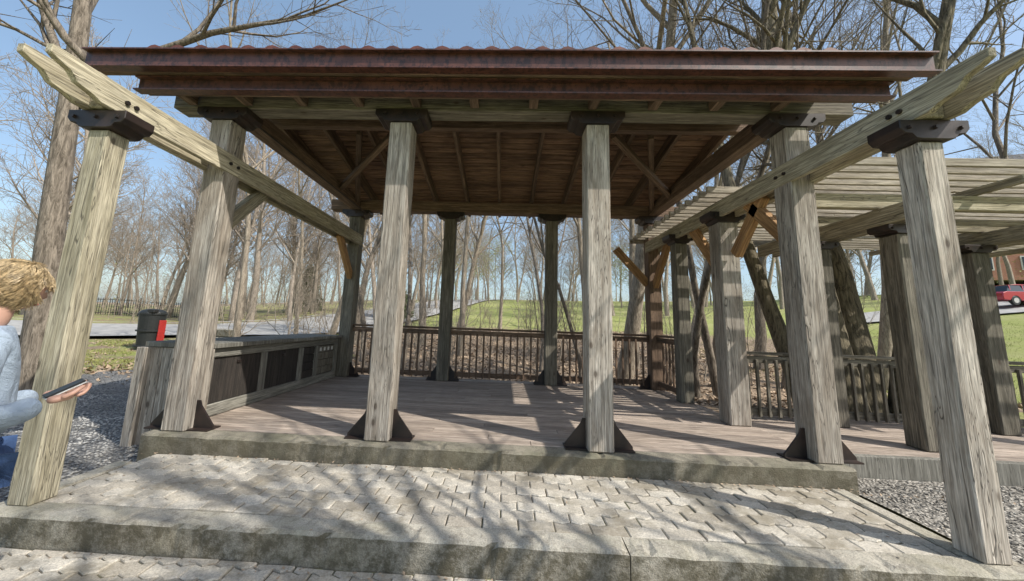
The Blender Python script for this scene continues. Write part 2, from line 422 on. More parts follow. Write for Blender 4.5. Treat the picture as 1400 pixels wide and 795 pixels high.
for i,x in enumerate(X):
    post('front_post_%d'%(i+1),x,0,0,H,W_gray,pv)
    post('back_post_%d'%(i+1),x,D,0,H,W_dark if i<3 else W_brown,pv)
Ht=2.487; ow=.165; pc=pw/2
post('outer_post_1',X[0]+pc-ow/2,-1.08,zt,Ht,W_olive,pv,w=ow,base=False,capw=.46,th=.23)
post('outer_post_2',X[3]+pc-ow/2,-1.08,zt,Ht,W_gray,pv,w=ow,base=False,capw=.46,th=.23)
hz0,hz1=H+.142,H+.36
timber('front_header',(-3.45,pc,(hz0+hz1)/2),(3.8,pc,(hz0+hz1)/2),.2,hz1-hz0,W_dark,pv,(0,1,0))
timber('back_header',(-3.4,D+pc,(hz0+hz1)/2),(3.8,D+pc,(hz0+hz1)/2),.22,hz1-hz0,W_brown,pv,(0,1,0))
for k in(0,3):
    timber('side_header_%d'%k,(X[k]+pc,.25,(hz0+hz1)/2),(X[k]+pc,D+.0,(hz0+hz1)/2),.18,hz1-hz0,W_brown,pv,(1,0,0))
k=0; xx=-3.2
while xx<3.6:
    timber('lookout_%d'%k,(xx,-.24,3.45),(xx,.0,3.45),.09,.14,W_brown,pv); xx+=.62;k+=1
def channel(nm,x0,x1,yf,z0,z1,dep=.09,t=.014):
    bm=bmesh.new()
    bmbox(bm,x1-x0,t,z1-z0-2*t,((x0+x1)/2,yf+t/2+.05,(z0+z1)/2))
    bmbox(bm,x1-x0,dep,t,((x0+x1)/2,yf+dep/2,z0+t/2)); bmbox(bm,x1-x0,dep,t,((x0+x1)/2,yf+dep/2,z1-t/2))
    fin(bm,nm,FA,pv)
channel('upper_fascia_channel',-4.0,4.13,-.47,3.50,3.70)
channel('lower_fascia_channel',-3.55,3.86,-.33,3.345,3.497)
timber('upper_fascia_backer',(-3.9,-.34,3.6),(4.0,-.34,3.6),.08,.18,W_brown,pv,(0,1,0))
timber('lower_fascia_backer',(-3.5,-.225,3.42),(3.8,-.225,3.42),.06,.13,W_brown,pv,(0,1,0))
ry,rz=1.25,4.22; ez=3.655; ye=-.40; yb=D+.75
def roofz(y): return ez+(rz-ez)*(y-ye)/(ry-ye) if y<ry else rz-(y-ry)*(rz-3.80)/(D-ry)
def slab(nm,ya,yb_,th0,th1,mat,x0=-3.35,x1=3.6):
    vs=[(x,y,roofz(y)+t) for y in(ya,yb_) for t in(th0,th1) for x in(x0,x1)]
    me=mesh(nm,vs,[(0,1,3,2),(4,6,7,5),(0,4,5,1),(2,3,7,6),(0,2,6,4),(1,5,7,3)]); return addobj(nm,me,mat,pv)
slab('roof_deck_front',ye,ry,.03,.06,W_panel); slab('roof_deck_back',ry+.002,yb,.03,.06,W_panel)
y=ry+.02;i=0
while y<yb-.1:
    timber('ceiling_board_%d'%i,(-3.35,y+.065,roofz(y+.065)+.015),(3.6,y+.065,roofz(y+.065)+.015),.120,.024,W_ceil,pv,(0,1,-.19),.008); y+=.136;i+=1
y=ye+.1
while y<ry-.05:
    timber('ceiling_board_%d'%i,(-3.35,y+.065,roofz(y+.065)+.015),(3.6,y+.065,roofz(y+.065)+.015),.120,.024,W_ceil,pv,(0,1,.27),.008); y+=.136;i+=1
for i in range(11):
    x=-3.24+i*.67
    for a,b in((ry,yb-.03),(ye+.1,ry-.01)):
        timber('rafter_%d'%i,(x,a,roofz(a)-.10),(x,b,roofz(b)-.10),.06,.2,W_brown,pv,(1,0,0))
for i,(xa,xb) in enumerate(((-2.86,-2.0),(-2.86,-1.45),(3.2,2.35),(3.2,1.8))):
    timber('hip_brace_%d'%i,(xa,D+.05-(i%2)*.9,3.45),(xb,1.5,3.94),.08,.13,W_brown,pv)
timber('ridge_beam',(-3.35,ry,rz-.24),(3.6,ry,rz-.24),.11,.28,W_brown,pv,(0,1,0))
def tiles(ya,yb_,nm):
    vs=[];fs=[]; pitch=.24; nx=int(6.95/pitch); sub=6
    rows=int(abs(yb_-ya)/.33)+1
    for r in range(rows):
        y0=ya+(yb_-ya)*r/rows; y1=ya+(yb_-ya)*(r+1)/rows
        b=len(vs)
        for j,(yy,lift) in enumerate(((y0,.045),(y0,.065),(y1,.045))):
            for i in range(nx*sub+1):
                x=-3.35+i*pitch/sub; u=(i%sub)/sub
                hgt=.035*max(0,math.sin(math.pi*u*1.6)) if u<.62 else 0
                vs.append((x,yy,roofz(yy)+.01+lift+(hgt if j else 0)))
        m=nx*sub+1
        for j in range(2):
            for i in range(m-1): a=b+j*m+i; fs.append((a,a+1,a+m+1,a+m))
    addobj(nm,mesh(nm,vs,fs),TI,pv)
tiles(ye-.05,ry,'roof_tiles_front'); tiles(yb+.05,ry,'roof_tiles_back')
def tailbeam(nm,x,y0,y1,z0,z1,mat):
    poly=[(y0,z1),(y0,z1-.06),(y0+.05,z1-.085),(y0+.12,z1-.10),(y0+.17,z0+.05),(y0+.27,z0+.035),(y0+.33,z0),(y1,z0),(y1,z1)]
    pts=[(-(p[1]-(z0+z1)/2),p[0]-(y0+y1)/2) for p in poly]
    M=Matrix(((0,-1,0,x),(0,0,1,(y0+y1)/2),(-1,0,0,(z0+z1)/2),(0,0,0,1)))
    prism(nm,pts,.05,mat,pv,M,.004)
for k in(0,3):
    for s,xo in enumerate((-.099,.099)):
        tailbeam('long_beam_%d_%d'%(k,s),X[k]+pc+xo,-1.52,3.75,Ht+.145,Ht+.36,W_beam)
    timber('filler_%d'%k,(X[k]+pc,-1.12,Ht+.25),(X[k]+pc,-.82,Ht+.25),.14,.19,W_olive,pv)
    bm=bmesh.new()
    for yy in (-.96,.06,.17,-1.03):
        for sx in (-.13,.13):
            r=bmesh.ops.create_cone(bm,cap_ends=True,segments=8,radius1=.018,radius2=.018,depth=.02)['verts']
            for v in r: v.co=Matrix.Translation((X[k]+pc+sx,yy,Ht+.25))@Matrix.Rotation(math.pi/2,4,'Y')@v.co
    fin(bm,'beam_bolts_%d'%k,ST,pv)
def brace(nm,p0,p1,mat,w=.09,d=.14,wd=(1,0,0)): timber(nm,p0,p1,w,d,mat,pv,wd,.008)
for k,m in((0,W_gray),(3,W_orange)):
    xc=X[k]+pc
    brace('knee_brace_a%d'%k,(xc,.2,2.05),(xc,.8,2.68),W_beam if k==0 else m)
    brace('knee_brace_b%d'%k,(xc,D+.02,1.95),(xc,D-.62,2.68),W_orange)
xb_=X[3]+pc
brace('knee_brace_c',(xb_,1.5,2.0),(xb_,2.1,2.68),W_orange); brace('knee_brace_d',(xb_,1.1,2.1),(xb_,.55,2.68),W_orange)
brace('knee_brace_e',(X[3]+.02,D+.12,2.0),(X[3]-.6,D+.12,2.7),W_orange,wd=(0,1,0))
post('side_post_a',xb_-pc-.02,1.2,0,2.56,W_gray,pv,w=.25,base=False,capw=.46)
post('side_post_b',xb_-pc,2.47,0,2.56,W_dark,pv,w=.2,base=False,capw=.42)
timber('conduit',(-2.65,.1,3.3),(-2.65,D,3.3),.02,.02,ST,pv)
# ------------------------------------------------------------ railings
def railing(name,segs,top=1.0,mat=W_brown):
    par=empty(name)
    for i,(a,b) in enumerate(segs):
        a=Vector(a);b=Vector(b); d=(b-a); L=d.length; d.normalize(); n=Vector((-d.y,d.x,0))
        timber('top_rail_%d'%i,a+Vector((0,0,top)),b+Vector((0,0,top)),.10,.04,mat,par,n)
        timber('upper_rail_%d'%i,a+Vector((0,0,top-.08)),b+Vector((0,0,top-.08)),.04,.09,mat,par,n)
        timber('bottom_rail_%d'%i,a+Vector((0,0,.12)),b+Vector((0,0,.12)),.04,.09,mat,par,n)
        k=int(L/.125); bm=bmesh.new()
        for j in range(1,k):
            c=a+d*(L*j/k); bmbox(bm,.034,.034,top-.14,(c.x-n.x*.039,c.y-n.y*.039,c.z+.06+(top-.14)/2))
        fin(bm,'balusters_%d'%i,mat,par,.003)
    return par
yr=D+.14
railing('wooden_railing',[((X[0]+pw,yr,0),(X[1],yr,0)),((X[1]+pw,yr,0),(X[2],yr,0)),((X[2]+pw,yr,0),(X[3],yr,0)),((3.22,2.72,0),(3.22,D,0))],1.0)
railing('wooden_railing',[((3.33,1.68,-.03),(4.36,1.68,-.03)),((4.7,1.68,-.03),(6.35,1.68,-.03)),((6.7,1.68,-.03),(10.5,1.68,-.03))],.88,W_dark)
# ------------------------------------------------------------ side pergola
pg=empty('garden_pergola')
box('pergola_deck_rim',3.345,11,.33,.40,-.27,-.012,W_pale,pg,.006)
y=.405;i=0
while y<1.85:
    timber('pergola_deck_board_%d'%i,(3.345,y+.068,-.03),(11,y+.068,-.03),.133,.034,W_deck,pg,(0,1,0),.003); y+=.139;i+=1
box('pergola_deck_base',3.36,11,.41,1.85,-.3,-.05,W_panel,pg,0)
def ppost(nm,x,y,mat,z=2.28):
    timber(nm,(x,y,-.01),(x,y,z),.22,.22,mat,pg,(1,0,0),.012); cap(x,y,z,pg,nm+'_cap',.42,.10,.25)
ppost('post_front_1',4.74,.66,W_dark); ppost('post_back_1',4.55,1.52,W_dark); ppost('post_back_2',6.55,1.5,W_dark); ppost('post_front_2',7.15,.62,W_dark); ppost('post_front_3',9.1,.62,W_dark); ppost('post_back_3',8.7,1.5,W_dark)
for i,x in enumerate((4.65,6.85,8.9)):
    for s in(-1,1):
        timber('cross_beam_%d_%d'%(i,s),(x+s*.12,.15,2.48),(x+s*.12,2.6,2.48),.05,.19,W_beam,pg)
timber('beam_long_front',(3.4,.62,2.665),(11,.62,2.665),.06,.17,W_beam,pg,(0,1,0))
timber('beam_long_back',(3.4,1.5,2.665),(11,1.5,2.665),.06,.17,W_beam,pg,(0,1,0))
for i,x in enumerate((3.6,5.6,7.7,9.8)):
    timber('slat_bearer_%d'%i,(x,.2,2.80),(x,4.0,2.80),.05,.09,W_beam,pg)
y=.15;i=0
while y<4.0:
    x0=3.45 if y<.9 else 2.85
    timber('slat_%d'%i,(x0+random.uniform(-.03,.03),y,2.93),(11,y+random.uniform(-.01,.01),2.93),.04,.085,W_slat,pg,(0,1,0),.003); y+=.175;i+=1
# ------------------------------------------------------------ counter
ct=empty('serving_counter')
cx0,cx1=-3.58,-2.92
box('carcass',cx0,cx1-.04,.42,3.5,-.29,.74,W_panel,ct,0)
box('worktop_1',cx0-.05,cx1+.05,.36,1.9,.745,.80,W_pale,ct,.006); box('worktop_2',cx0-.05,cx1+.05,1.904,3.55,.745,.798,W_pale,ct,.006)
timber('base_rail',(cx1-.02,.37,.07),(cx1-.02,3.5,.07),.045,.13,W_pale,ct); timber('top_rail',(cx1-.02,.37,.69),(cx1-.02,3.5,.69),.045,.10,W_pale,ct)
for i,y in enumerate((.42,1.35,2.25,2.72,3.45)):
    timber('stile_%d'%i,(cx1-.018,y,.136),(cx1-.018,y,.638),.047,.1,W_pale,ct)
for i,(a,b) in enumerate(((.47,1.3),(1.4,2.2))):
    box('dark_door_%d'%i,cx1-.042,cx1-.022,a+.003,b-.003,.14,.635,W_panel,ct,.003)
    box('latch_%d'%i,cx1-.02,cx1-.005,(a+b)/2-.03,(a+b)/2+.03,.55,.58,ST,ct,.002)
for i in range(4):
    box('drawer_front_%d'%i,cx1-.04,cx1-.015,2.3+.0,2.67,.15+i*.122,.262+i*.122,W_panel,ct,.004)
    box('drawer_front_b%d'%i,cx1-.04,cx1-.015,2.78,3.39,.15+i*.122,.262+i*.122,W_dark,ct,.004)
    box('socket_%d'%i,cx1-.014,cx1-.008,2.84+i*.14,2.90+i*.14,.54,.60,WHT,ct,.002)
for i in range(5):
    timber('end_board_%d'%i,(cx0+.07+i*.142,.395,-.28),(cx0+.07+i*.142,.395,.74),.137,.03,W_gray,ct,(1,0,0),.003)
timber('end_post',(cx0-.04,.36,-.3),(cx0-.04,.36,.74),.1,.1,W_gray,ct)
# ------------------------------------------------------------ trees
class TB:
    def __init__(s): s.v=[];s.f=[]
    def tube(s,pts,rad,k):
        base=len(s.v); prev=None
        for i,p in enumerate(pts):
            d=(pts[min(i+1,len(pts)-1)]-pts[max(i-1,0)]).normalized()
            u=d.orthogonal().normalized() if prev is None else (prev-d*prev.dot(d)).normalized()
            prev=u; w=d.cross(u)
            for j in range(k):
                a=2*math.pi*j/k; q=p+(u*math.cos(a)+w*math.sin(a))*rad[i]; s.v.append((q.x,q.y,q.z))
        for i in range(len(pts)-1):
            for j in range(k):
                a=base+i*k+j;b=base+i*k+(j+1)%k; s.f.append((a,b,b+k,a+k))
def rdir(d,ang,az):
    u=d.orthogonal().normalized(); w=d.cross(u); return (d*math.cos(ang)+(u*math.cos(az)+w*math.sin(az))*math.sin(ang)).normalized()
def grow(tb,R,p,d,L,r,lv,maxlv,cfg):
    ns=[9,5,4,2,1][lv]; k=[10,6,4,3,3][lv]
    if cfg.get('far'): ns=[5,3,2,1][lv]; k=[5,4,3,3][lv]
    pts=[p.copy()];rad=[r*(1.25 if lv==0 else 1)]; dirs=[d.copy()]
    wob=cfg.get('wob',[.07,.16,.2,.25,.3])[lv]; rm=cfg.get('rm',.003)
    for i in range(ns):
        d=(d+Vector((R.gauss(0,wob),R.gauss(0,wob),R.gauss(0,wob)+(.05 if lv else 0.02)))).normalized()
        p=p+d*(L/ns); pts.append(p.copy()); t=(i+1)/ns; rad.append(max(r*(1-t*(.72 if lv==0 else .85)),rm)); dirs.append(d.copy())
    if lv==0: rad[1]=r*1.02
    tb.tube(pts,rad,k)
    if lv>=maxlv: return
    nc=cfg['n'][lv]; t0=cfg['t0'] if lv==0 else .2
    for c in range(nc):
        t=t0+(1-t0)*((c+R.random()*.8)/nc); t=min(t,.99); i=int(t*ns); fr=t*ns-i
        q=pts[i].lerp(pts[i+1],fr); rr=rad[i]*(1-fr)+rad[i+1]*fr
        nd=rdir(dirs[i],R.uniform(.45,1.05) if lv else R.uniform(.4,.95),c*2.4+R.random()); nd=(nd+Vector((0,0,.18))).normalized()
        cl=L*R.uniform(.32,.5)*(1.15-.65*t) if lv==0 else L*R.uniform(.4,.62)*(1.1-.5*t)
        grow(tb,R,q,nd,cl,min(rr*.62,cl*cfg.get('lr',.022)+.004),lv+1,maxlv,cfg)
def treemesh(nm,seed,H_,r,cfg,mat,maxlv=4,lean=(0,0)):
    tb=TB();R=random.Random(seed); grow(tb,R,Vector((0,0,-.3)),Vector((lean[0],lean[1],1)).normalized(),H_,r,0,maxlv,cfg)
    me=mesh(nm,tb.v,tb.f); me.materials.append(mat)
    for p in me.polygons: p.use_smooth=True
    return me
cfgA={'n':[13,7,6,3],'t0':.3}; cfgB={'n':[11,6,5,4],'t0':.42}; cfgS={'n':[10,5,4],'t0':.15,'wob':[.12,.2,.25,.3,.3]}
cfgF={'n':[13,8,9],'t0':.3,'far':1,'rm':.010}
TM=[treemesh('bare_tree_mesh%d'%i,20+i,R_[0],R_[1],R_[2],R_[3],4,R_[4]) for i,R_ in enumerate([(15,.2,cfgA,BK,(0,0)),(17,.18,cfgB,BK2,(.06,0)),(13,.11,cfgB,BK2,(-.08,.05)),(16,.22,cfgA,BK2,(.05,-.05)),(12,.08,cfgB,BK,(.12,0))])]
FM=[treemesh('woodland_tree_mesh%d'%i,40+i,h,r,cfgF,BKD,3,(R_,0)) for i,(h,r,R_) in enumerate(((16,.2,0),(18,.17,.05),(13,.12,-.07),(15,.22,.03)))]
SM=[treemesh('sapling_mesh%d'%i,60+i,h,.025,cfgS,BK2,3) for i,h in enumerate((4,5.5,3))]
def place(nm,me,x,y,sc=1,rot=None,par=None,dz=0,tilt=(0,0)):
    o=bpy.data.objects.new(nm,me); COL.objects.link(o); o.location=(x,y,gz(x,y)+dz); o.scale=(sc,sc,sc)
    o.rotation_euler=(tilt[0],tilt[1],random.random()*6.28 if rot is None else rot)
    if par: o.parent=par
    return o
cfgL={'n':[10,8,6,4],'t0':.5,'wob':[.03,.15,.2,.25,.3]}
tb=TB();R=random.Random(5); grow(tb,R,Vector((-6.55,1.7,-.6)),Vector((0,.02,1)),13,.18,0,4,cfgL)
R=random.Random(9)
grow(tb,R,Vector((-6.5,1.75,4.2)),Vector((-.8,-.2,.75)).normalized(),4.5,.09,1,4,cfgL)
grow(tb,R,Vector((-6.45,1.75,5.2)),Vector((.75,-.1,.6)).normalized(),4.2,.08,1,4,cfgL)
grow(tb,R,Vector((-6.5,1.75,4.9)),Vector((-.3,-.7,.7)).normalized(),3.6,.07,1,4,cfgL)
me=mesh('maple_tree',tb.v,tb.f)
for p in me.polygons:p.use_smooth=True
addobj('maple_tree',me,BK)
tb=TB();R=random.Random(31); cfgM={'n':[7,6,5,3],'t0':.45,'wob':[.04,.15,.2,.25,.3]}
for dx,dy,lx,ly,r,h in((0,0,-.10,.05,.30,11),(.42,.1,.05,.02,.26,12),(.85,-.05,.16,-.05,.19,10),(-.35,.25,-.22,.1,.15,10),(.2,.45,.02,.15,.17,11)):
    grow(tb,R,Vector((dx,dy,-.2)),Vector((lx,ly,1)).normalized(),h,r,0,3,cfgM)
me=mesh('multi_stem',tb.v,tb.f)
for p in me.polygons:p.use_smooth=True
o=addobj('multi_stem_tree',me,BK3); o.location=(6.1,3.1,gz(6.1,3.1))
mids=[(3.9,8,3,1.0),(1.6,9.5,4,1.0),(-1.5,12,2,1.1),(-4.5,9,4,1.1),(-6.5,13,0,.8),(-9,9,2,1.0),(-8,16,1,.9),(5.2,10.5,2,1.2),(6.8,8,4,1.3),(7.6,9.5,2,1.1),(8.8,8.2,4,1.2),(10,11,0,.9),(5.8,6.2,4,1.2),(4.9,5.6,4,1.0),(11.5,8,1,.85),(13.5,12,3,.9),(9.5,15,3,1),(3.4,20,0,1),(-3,22,3,.9),(6.5,25,1,1.1),(-10,18,3,.8),(-9.5,13.5,2,.9),(-18,7,3,.8),(-2.6,6.8,4,.9),(2.6,7.2,4,.8),(12.4,5.2,4,1.2),(-5,30,1,1),(0,24,2,1.2),(-3.8,15,1,.95),(4.6,15,1,.9)]
for x,y,m,s in mids: place('bare_tree',TM[m],x,y,s)
wd=empty('distant_woodland')
R=random.Random(3)
c=0
while c<200:
    a=R.uniform(-1.0,1.05); r=R.uniform(34,115); x=r*math.sin(a);y=r*math.cos(a)-3
    if -.12<a<.24 and r<60: continue
    if .24<a<1.1 and r<52 and R.random()<.7: continue
    if .7<a<1.1 and r<60: continue
    place('woodland_tree',FM[R.randrange(4)],x,y,R.uniform(.75,1.25),R.random()*6.28,wd); c+=1
sp=empty('sapling_thicket')
for c in range(100):
    x=R.uniform(-9,14);y=R.uniform(5.5,20)
    if abs(x-1)<3 and y<9 and R.random()<.6: continue
    place('sapling',SM[R.randrange(3)],x,y,R.uniform(.4,1.1),R.random()*6.28,sp,tilt=(R.gauss(0,.12),R.gauss(0,.12)))
for c in range(60):
    a=R.uniform(-1.0,-.45); r=R.uniform(28,50); place('sapling',SM[R.randrange(3)],r*math.sin(a),r*math.cos(a),R.uniform(.8,1.7),R.random()*6.28,sp)
# trees standing south-east of the terrace (their trunks and limbs throw the shadows on it)
cfgX={'n':[11,5,3],'t0':.25,'wob':[.06,.18,.2,.25,.3],'lr':.028}
SH=[treemesh('open_tree_mesh%d'%i,90+i,9.5,.13,cfgX,BK,3,(-.05,.03)) for i in range(3)]
for i,(x,y,s,r) in enumerate(((4.5,-3.75,1.05,1.2),(6.3,-4.2,1.15,2.0),(7.8,-4.5,1.25,.5),(2.9,-3.7,.9,3.3))): place('bare_tree',SH[i%3],x,y,s,r)
def crown(nm,x,y,h,w,seed,n,mat,cone=True):
    R=random.Random(seed); vs=[];fs=[]
    cl=[Vector((R.gauss(0,.4)*w,R.gauss(0,.4)*w,h*R.uniform(.35,.95))) for _ in range(60)]
    for _ in range(n):
        if cone:
            t=R.random()**1.3; a=R.random()*6.283; lob=.75+.3*mnoise.noise(Vector((math.cos(a)*1.5,math.sin(a)*1.5,t*9+seed)))
            rr=w*(1-t)**.8*lob*R.random()**.45; c=Vector((rr*math.cos(a),rr*math.sin(a),h*(.04+.96*t)-rr*.25))
        else:
            c=R.choice(cl)+Vector((R.gauss(0,.7),R.gauss(0,.7),R.gauss(0,.7)))
        s=R.uniform(.10,.26)*(1 if cone else .5); u=Vector((R.gauss(0,1),R.gauss(0,1),R.gauss(0,.6))).normalized(); v=Vector((R.gauss(0,1),R.gauss(0,1),R.gauss(0,1))).cross(u).normalized()
        b=len(vs)
        for q in(c-u*s,c+v*s*.4,c+u*s,c-v*s*.4): vs.append(tuple(q))
        fs.append((b,b+1,b+2,b+3))
    e=empty(nm,(x,y,gz(x,y))); addobj(nm+'_foliage',mesh(nm,vs,fs),mat,e)
    if cone:
        tb=TB(); tb.tube([Vector((0,0,-.3)),Vector((0,0,h*.5)),Vector((0,0,h))],[w*.05,w*.03,.02],7); addobj(nm+'_trunk',mesh(nm,tb.v,tb.f),BK,e)
    else:
        o=bpy.data.objects.new(nm+'_branches',FM[2]); COL.objects.link(o); o.parent=e; s=h/13; o.scale=(s,s,s)
crown('cedar_tree',-10.5,32,5.5,2.4,1,6000,NEED); crown('cedar_tree',-25,42,6,3,4,6000,NEED)
crown('budding_tree',-2.5,62,13,5.6,2,4000,BUD,False); crown('budding_tree',-8,50,10,4,6,2500,BUD,False); crown('budding_tree',18,52,10,4,7,2500,BUD,False)
def f5():
    a=R.uniform(-1.1,1.0); r=R.uniform(60,95); x=r*math.sin(a);y=r*math.cos(a); return x,y,gz(x,y)+R.uniform(1,9)*R.random()
scatter('budding_undergrowth',7000,f5,.16,BUD,1.)
# ------------------------------------------------------------ buildings
def house(nm,x,y,w,d,h,rh,rot,floors,cols,zbase=None,rmat=ROOF,wall=BRK):
    e=empty(nm,(x,y,gz(x,y)-.5 if zbase is None else zbase)); e.rotation_euler=(0,0,rot)
    box('walls',-w/2,w/2,-d/2,d/2,0,h,wall,e,0)
    o=.5; vs=[(-w/2-o,-d/2-o,h),(w/2+o,-d/2-o,h),(w/2+o,d/2+o,h),(-w/2-o,d/2+o,h),(-w/2-o,0,h+rh),(w/2+o,0,h+rh)]
    vs=[(a,b,c+.01) for a,b,c in vs]
    addobj('roof',mesh('roof',vs,[(0,1,5,4),(2,3,4,5),(1,2,5),(3,0,4),(3,2,1,0)]),rmat,e)
    bmg=bmesh.new();bmf=bmesh.new()
    for fl in range(floors):
        zc=1.1+(h-.6)/floors*fl+.9
        for c in range(cols):
            xc=-w/2+w*(c+.5)/cols
            bmbox(bmf,1.5,.12,1.7,(xc,-d/2-.02,zc)); bmbox(bmg,1.25,.05,1.45,(xc,-d/2-.09,zc)); bmbox(bmf,.06,.04,1.45,(xc,-d/2-.13,zc))
        for c in(-.25,.25):
            for sx in(-1,1): bmbox(bmf,.12,1.4,1.6,(sx*(w/2+.02),c*d,zc)); bmbox(bmg,.05,1.2,1.4,(sx*(w/2+.09),c*d,zc))
    fin(bmf,'window_frames',WHT,e); fin(bmg,'window_glass',GLS,e)
    box('door',-.55,.55,-d/2-.09,-d/2-.01,.4,2.5,WHT,e,.01); box('chimney',w*.25,w*.25+.9,-.4,.5,h,h+rh+1.2,wall,e,0)
    return e
house('brick_apartment_building',73,44,30,14,14,4,-.35,4,8)
for x,y,m,s in((48,27,1,1),(52,30,3,.9)): place('bare_tree',TM[m],x,y,s)
fe=empty('iron_fence'); bm=bmesh.new()
a=Vector((-46,24));b=Vector((-27,31))
for i in range(120):
    p=a.lerp(b,i/119); z=gz(p.x,p.y); bmbox(bm,.03,.03,1.5,(p.x,p.y,z+.75))
    if i%10==0: bmbox(bm,.1,.1,1.7,(p.x,p.y,z+.8))
    if i<119:
        q=a.lerp(b,(i+.5)/119)
        for zz in(.2,1.35): bmbox(bm,.17,.03,.05,(q.x,q.y,gz(q.x,q.y)+zz))
fin(bm,'fence_pickets',IRON,fe)
bw=empty('stone_block_wall',(-10.6,10.2,gz(-10.6,10.2)))
for r in range(3):
    for c in range(3):
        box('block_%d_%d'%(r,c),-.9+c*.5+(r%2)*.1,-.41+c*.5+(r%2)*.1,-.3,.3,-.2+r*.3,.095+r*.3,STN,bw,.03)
tbn=empty('trash_bin',(-11.6,8.4,gz(-11.6,8.4)))
bm=bmesh.new()
r=bmesh.ops.create_cone(bm,cap_ends=True,segments=24,radius1=.30,radius2=.36,depth=1.15)['verts']
for v in r: v.co.z+=.6
fin(bm,'barrel',BLK,tbn,.01)
bm=bmesh.new()
for zz in(.1,.6,1.15):
    r=bmesh.ops.create_cone(bm,cap_ends=True,segments=24,radius1=.38,radius2=.38,depth=.05)['verts']
    for v in r: v.co.z+=zz
r=bmesh.ops.create_uvsphere(bm,u_segments=20,v_segments=10,radius=.37)['verts']
for v in r: v.co.z=max(0,v.co.z)*.4+1.18
fin(bm,'lid',BLK,tbn)
box('sign_panel',.34,.39,-.10,.14,.15,.95,RED,tbn,.01); box('opening',.1,.33,-.33,-.15,1.2,1.3,IRON,tbn,.01)
car=empty('parked_car',(37.5,24.2,gz(37.5,24.2)+.14)); car.rotation_euler=(0,0,.05)
def archprof():
    P=[(-2.2,.35),(-2.25,.6),(-2.2,.85),(-1.9,.95),(1.0,.98),(2.0,.82),(2.25,.6),(2.22,.35)]
    for cx in(1.4,-1.35):
        for i in range(9):
            an=math.pi*i/8; P.append((cx+.38*math.cos(an),.32+.38*math.sin(an)))
    return P
CP=N('car_paint_red'); CP.col((.36,.01,.03),.25); CP.b.inputs['Coat Weight'].default_value=.7; CPm=CP.m
def cprism(nm,poly,th,mat,bev=0,taper=None):
    bm=bmesh.new(); a=[bm.verts.new((p[0],-th/2+(taper*(p[1]-.95) if taper else 0),p[1])) for p in poly]; b=[bm.verts.new((p[0],th/2-(taper*(p[1]-.95) if taper else 0),p[1])) for p in poly]
    bm.faces.new(a);bm.faces.new(b[::-1]);n=len(poly)
    for i in range(n): bm.faces.new((a[i],b[i],b[(i+1)%n],a[(i+1)%n]))
    return fin(bm,nm,mat,car,bev)
cprism('body',archprof(),1.76,CPm,.03)
cprism('cabin_glass',[(-1.85,.93),(-1.5,1.38),(-.9,1.47),(.2,1.46),(1.1,.95)],1.6,GLS,.02,.25)
cprism('roof_panel',[(-1.45,1.42),(-.9,1.5),(.2,1.49),(.3,1.42)],1.45,CPm,.015)
for x in(-.55,-1.5,.35):
    for sy in(-1,1):
        bm=bmesh.new(); r=bmbox(bm,.06,.03,.5)
        for v in r: v.co=Vector((v.co.x+x,v.co.y+sy*(.745-.11*(v.co.z)),v.co.z+1.18))
        fin(bm,'pillar_%d_%d'%(int(x*10),sy),CPm,car)
for cx in(1.4,-1.35):
    for sy in(-.78,.78):
        bm=bmesh.new(); r=bmesh.ops.create_cone(bm,cap_ends=True,segments=24,radius1=.32,radius2=.32,depth=.2)['verts']
        for v in r: v.co=Matrix.Translation((cx,sy,.32))@Matrix.Rotation(math.pi/2,4,'X')@v.co
        fin(bm,'tyre',BLK,car,.02)
        bm=bmesh.new(); r=bmesh.ops.create_cone(bm,cap_ends=True,segments=10,radius1=.19,radius2=.19,depth=.22)['verts']
        for v in r: v.co=Matrix.Translation((cx,sy,.32))@Matrix.Rotation(math.pi/2,4,'X')@v.co
        fin(bm,'hub',KRB,car)
box('tail_light',-2.26,-2.2,-.8,-.5,.65,.8,RED,car,.01); box('head_light',2.15,2.24,-.8,-.5,.62,.74,WHT,car,.01)
# ------------------------------------------------------------ person
SKIN=N('skin'); SKm=SKIN.col((.55,.32,.235),.5)
def knit(name,c):
    M=N(name); tc=M.n('ShaderNodeTexCoord'); w=M.noise(tc.outputs['Object'],220,2); n=M.noise(tc.outputs['Object'],6,4,.6,1)
    cc=M.mix(1,c,M.ramp(n,[(.3,.8),(.7,1.08)]),'MULTIPLY'); M.bump(M.math('ADD',M.math('MULTIPLY',w,.3),M.math('MULTIPLY',n,2.)),.8,.02); return M.col(cc,.95)
SW=knit('sweater_blue_gray',(.38,.46,.56)); JN=knit('denim',(.06,.12,.28)); HR=plain('hair_blond',(.52,.39,.22),.45,0,60,.6); SHO=plain('shoe_leather',(.08,.06,.05),.6)
ps=empty('standing_person',(-2.0,-1.98,-.34)); ps.rotation_euler=(0,0,math.radians(-35)); ps.scale=(.965,.965,.965)
def skin(nm,verts,edges,rads,mat,root=0,sub=2):
    me=bpy.data.meshes.new(nm); me.from_pydata(verts,edges,[]); me.materials.append(mat)
    o=bpy.data.objects.new(nm,me); COL.objects.link(o); o.parent=ps
    m=o.modifiers.new('s','SKIN'); m.use_smooth_shade=True
    sv=me.skin_vertices[0].data
    for i,r in enumerate(rads): sv[i].radius=r if isinstance(r,tuple) else (r,r)
    for i in range(len(verts)): sv[i].use_root=(i==root)
    ss=o.modifiers.new('ss','SUBSURF'); ss.levels=sub; ss.render_levels=sub
    return o
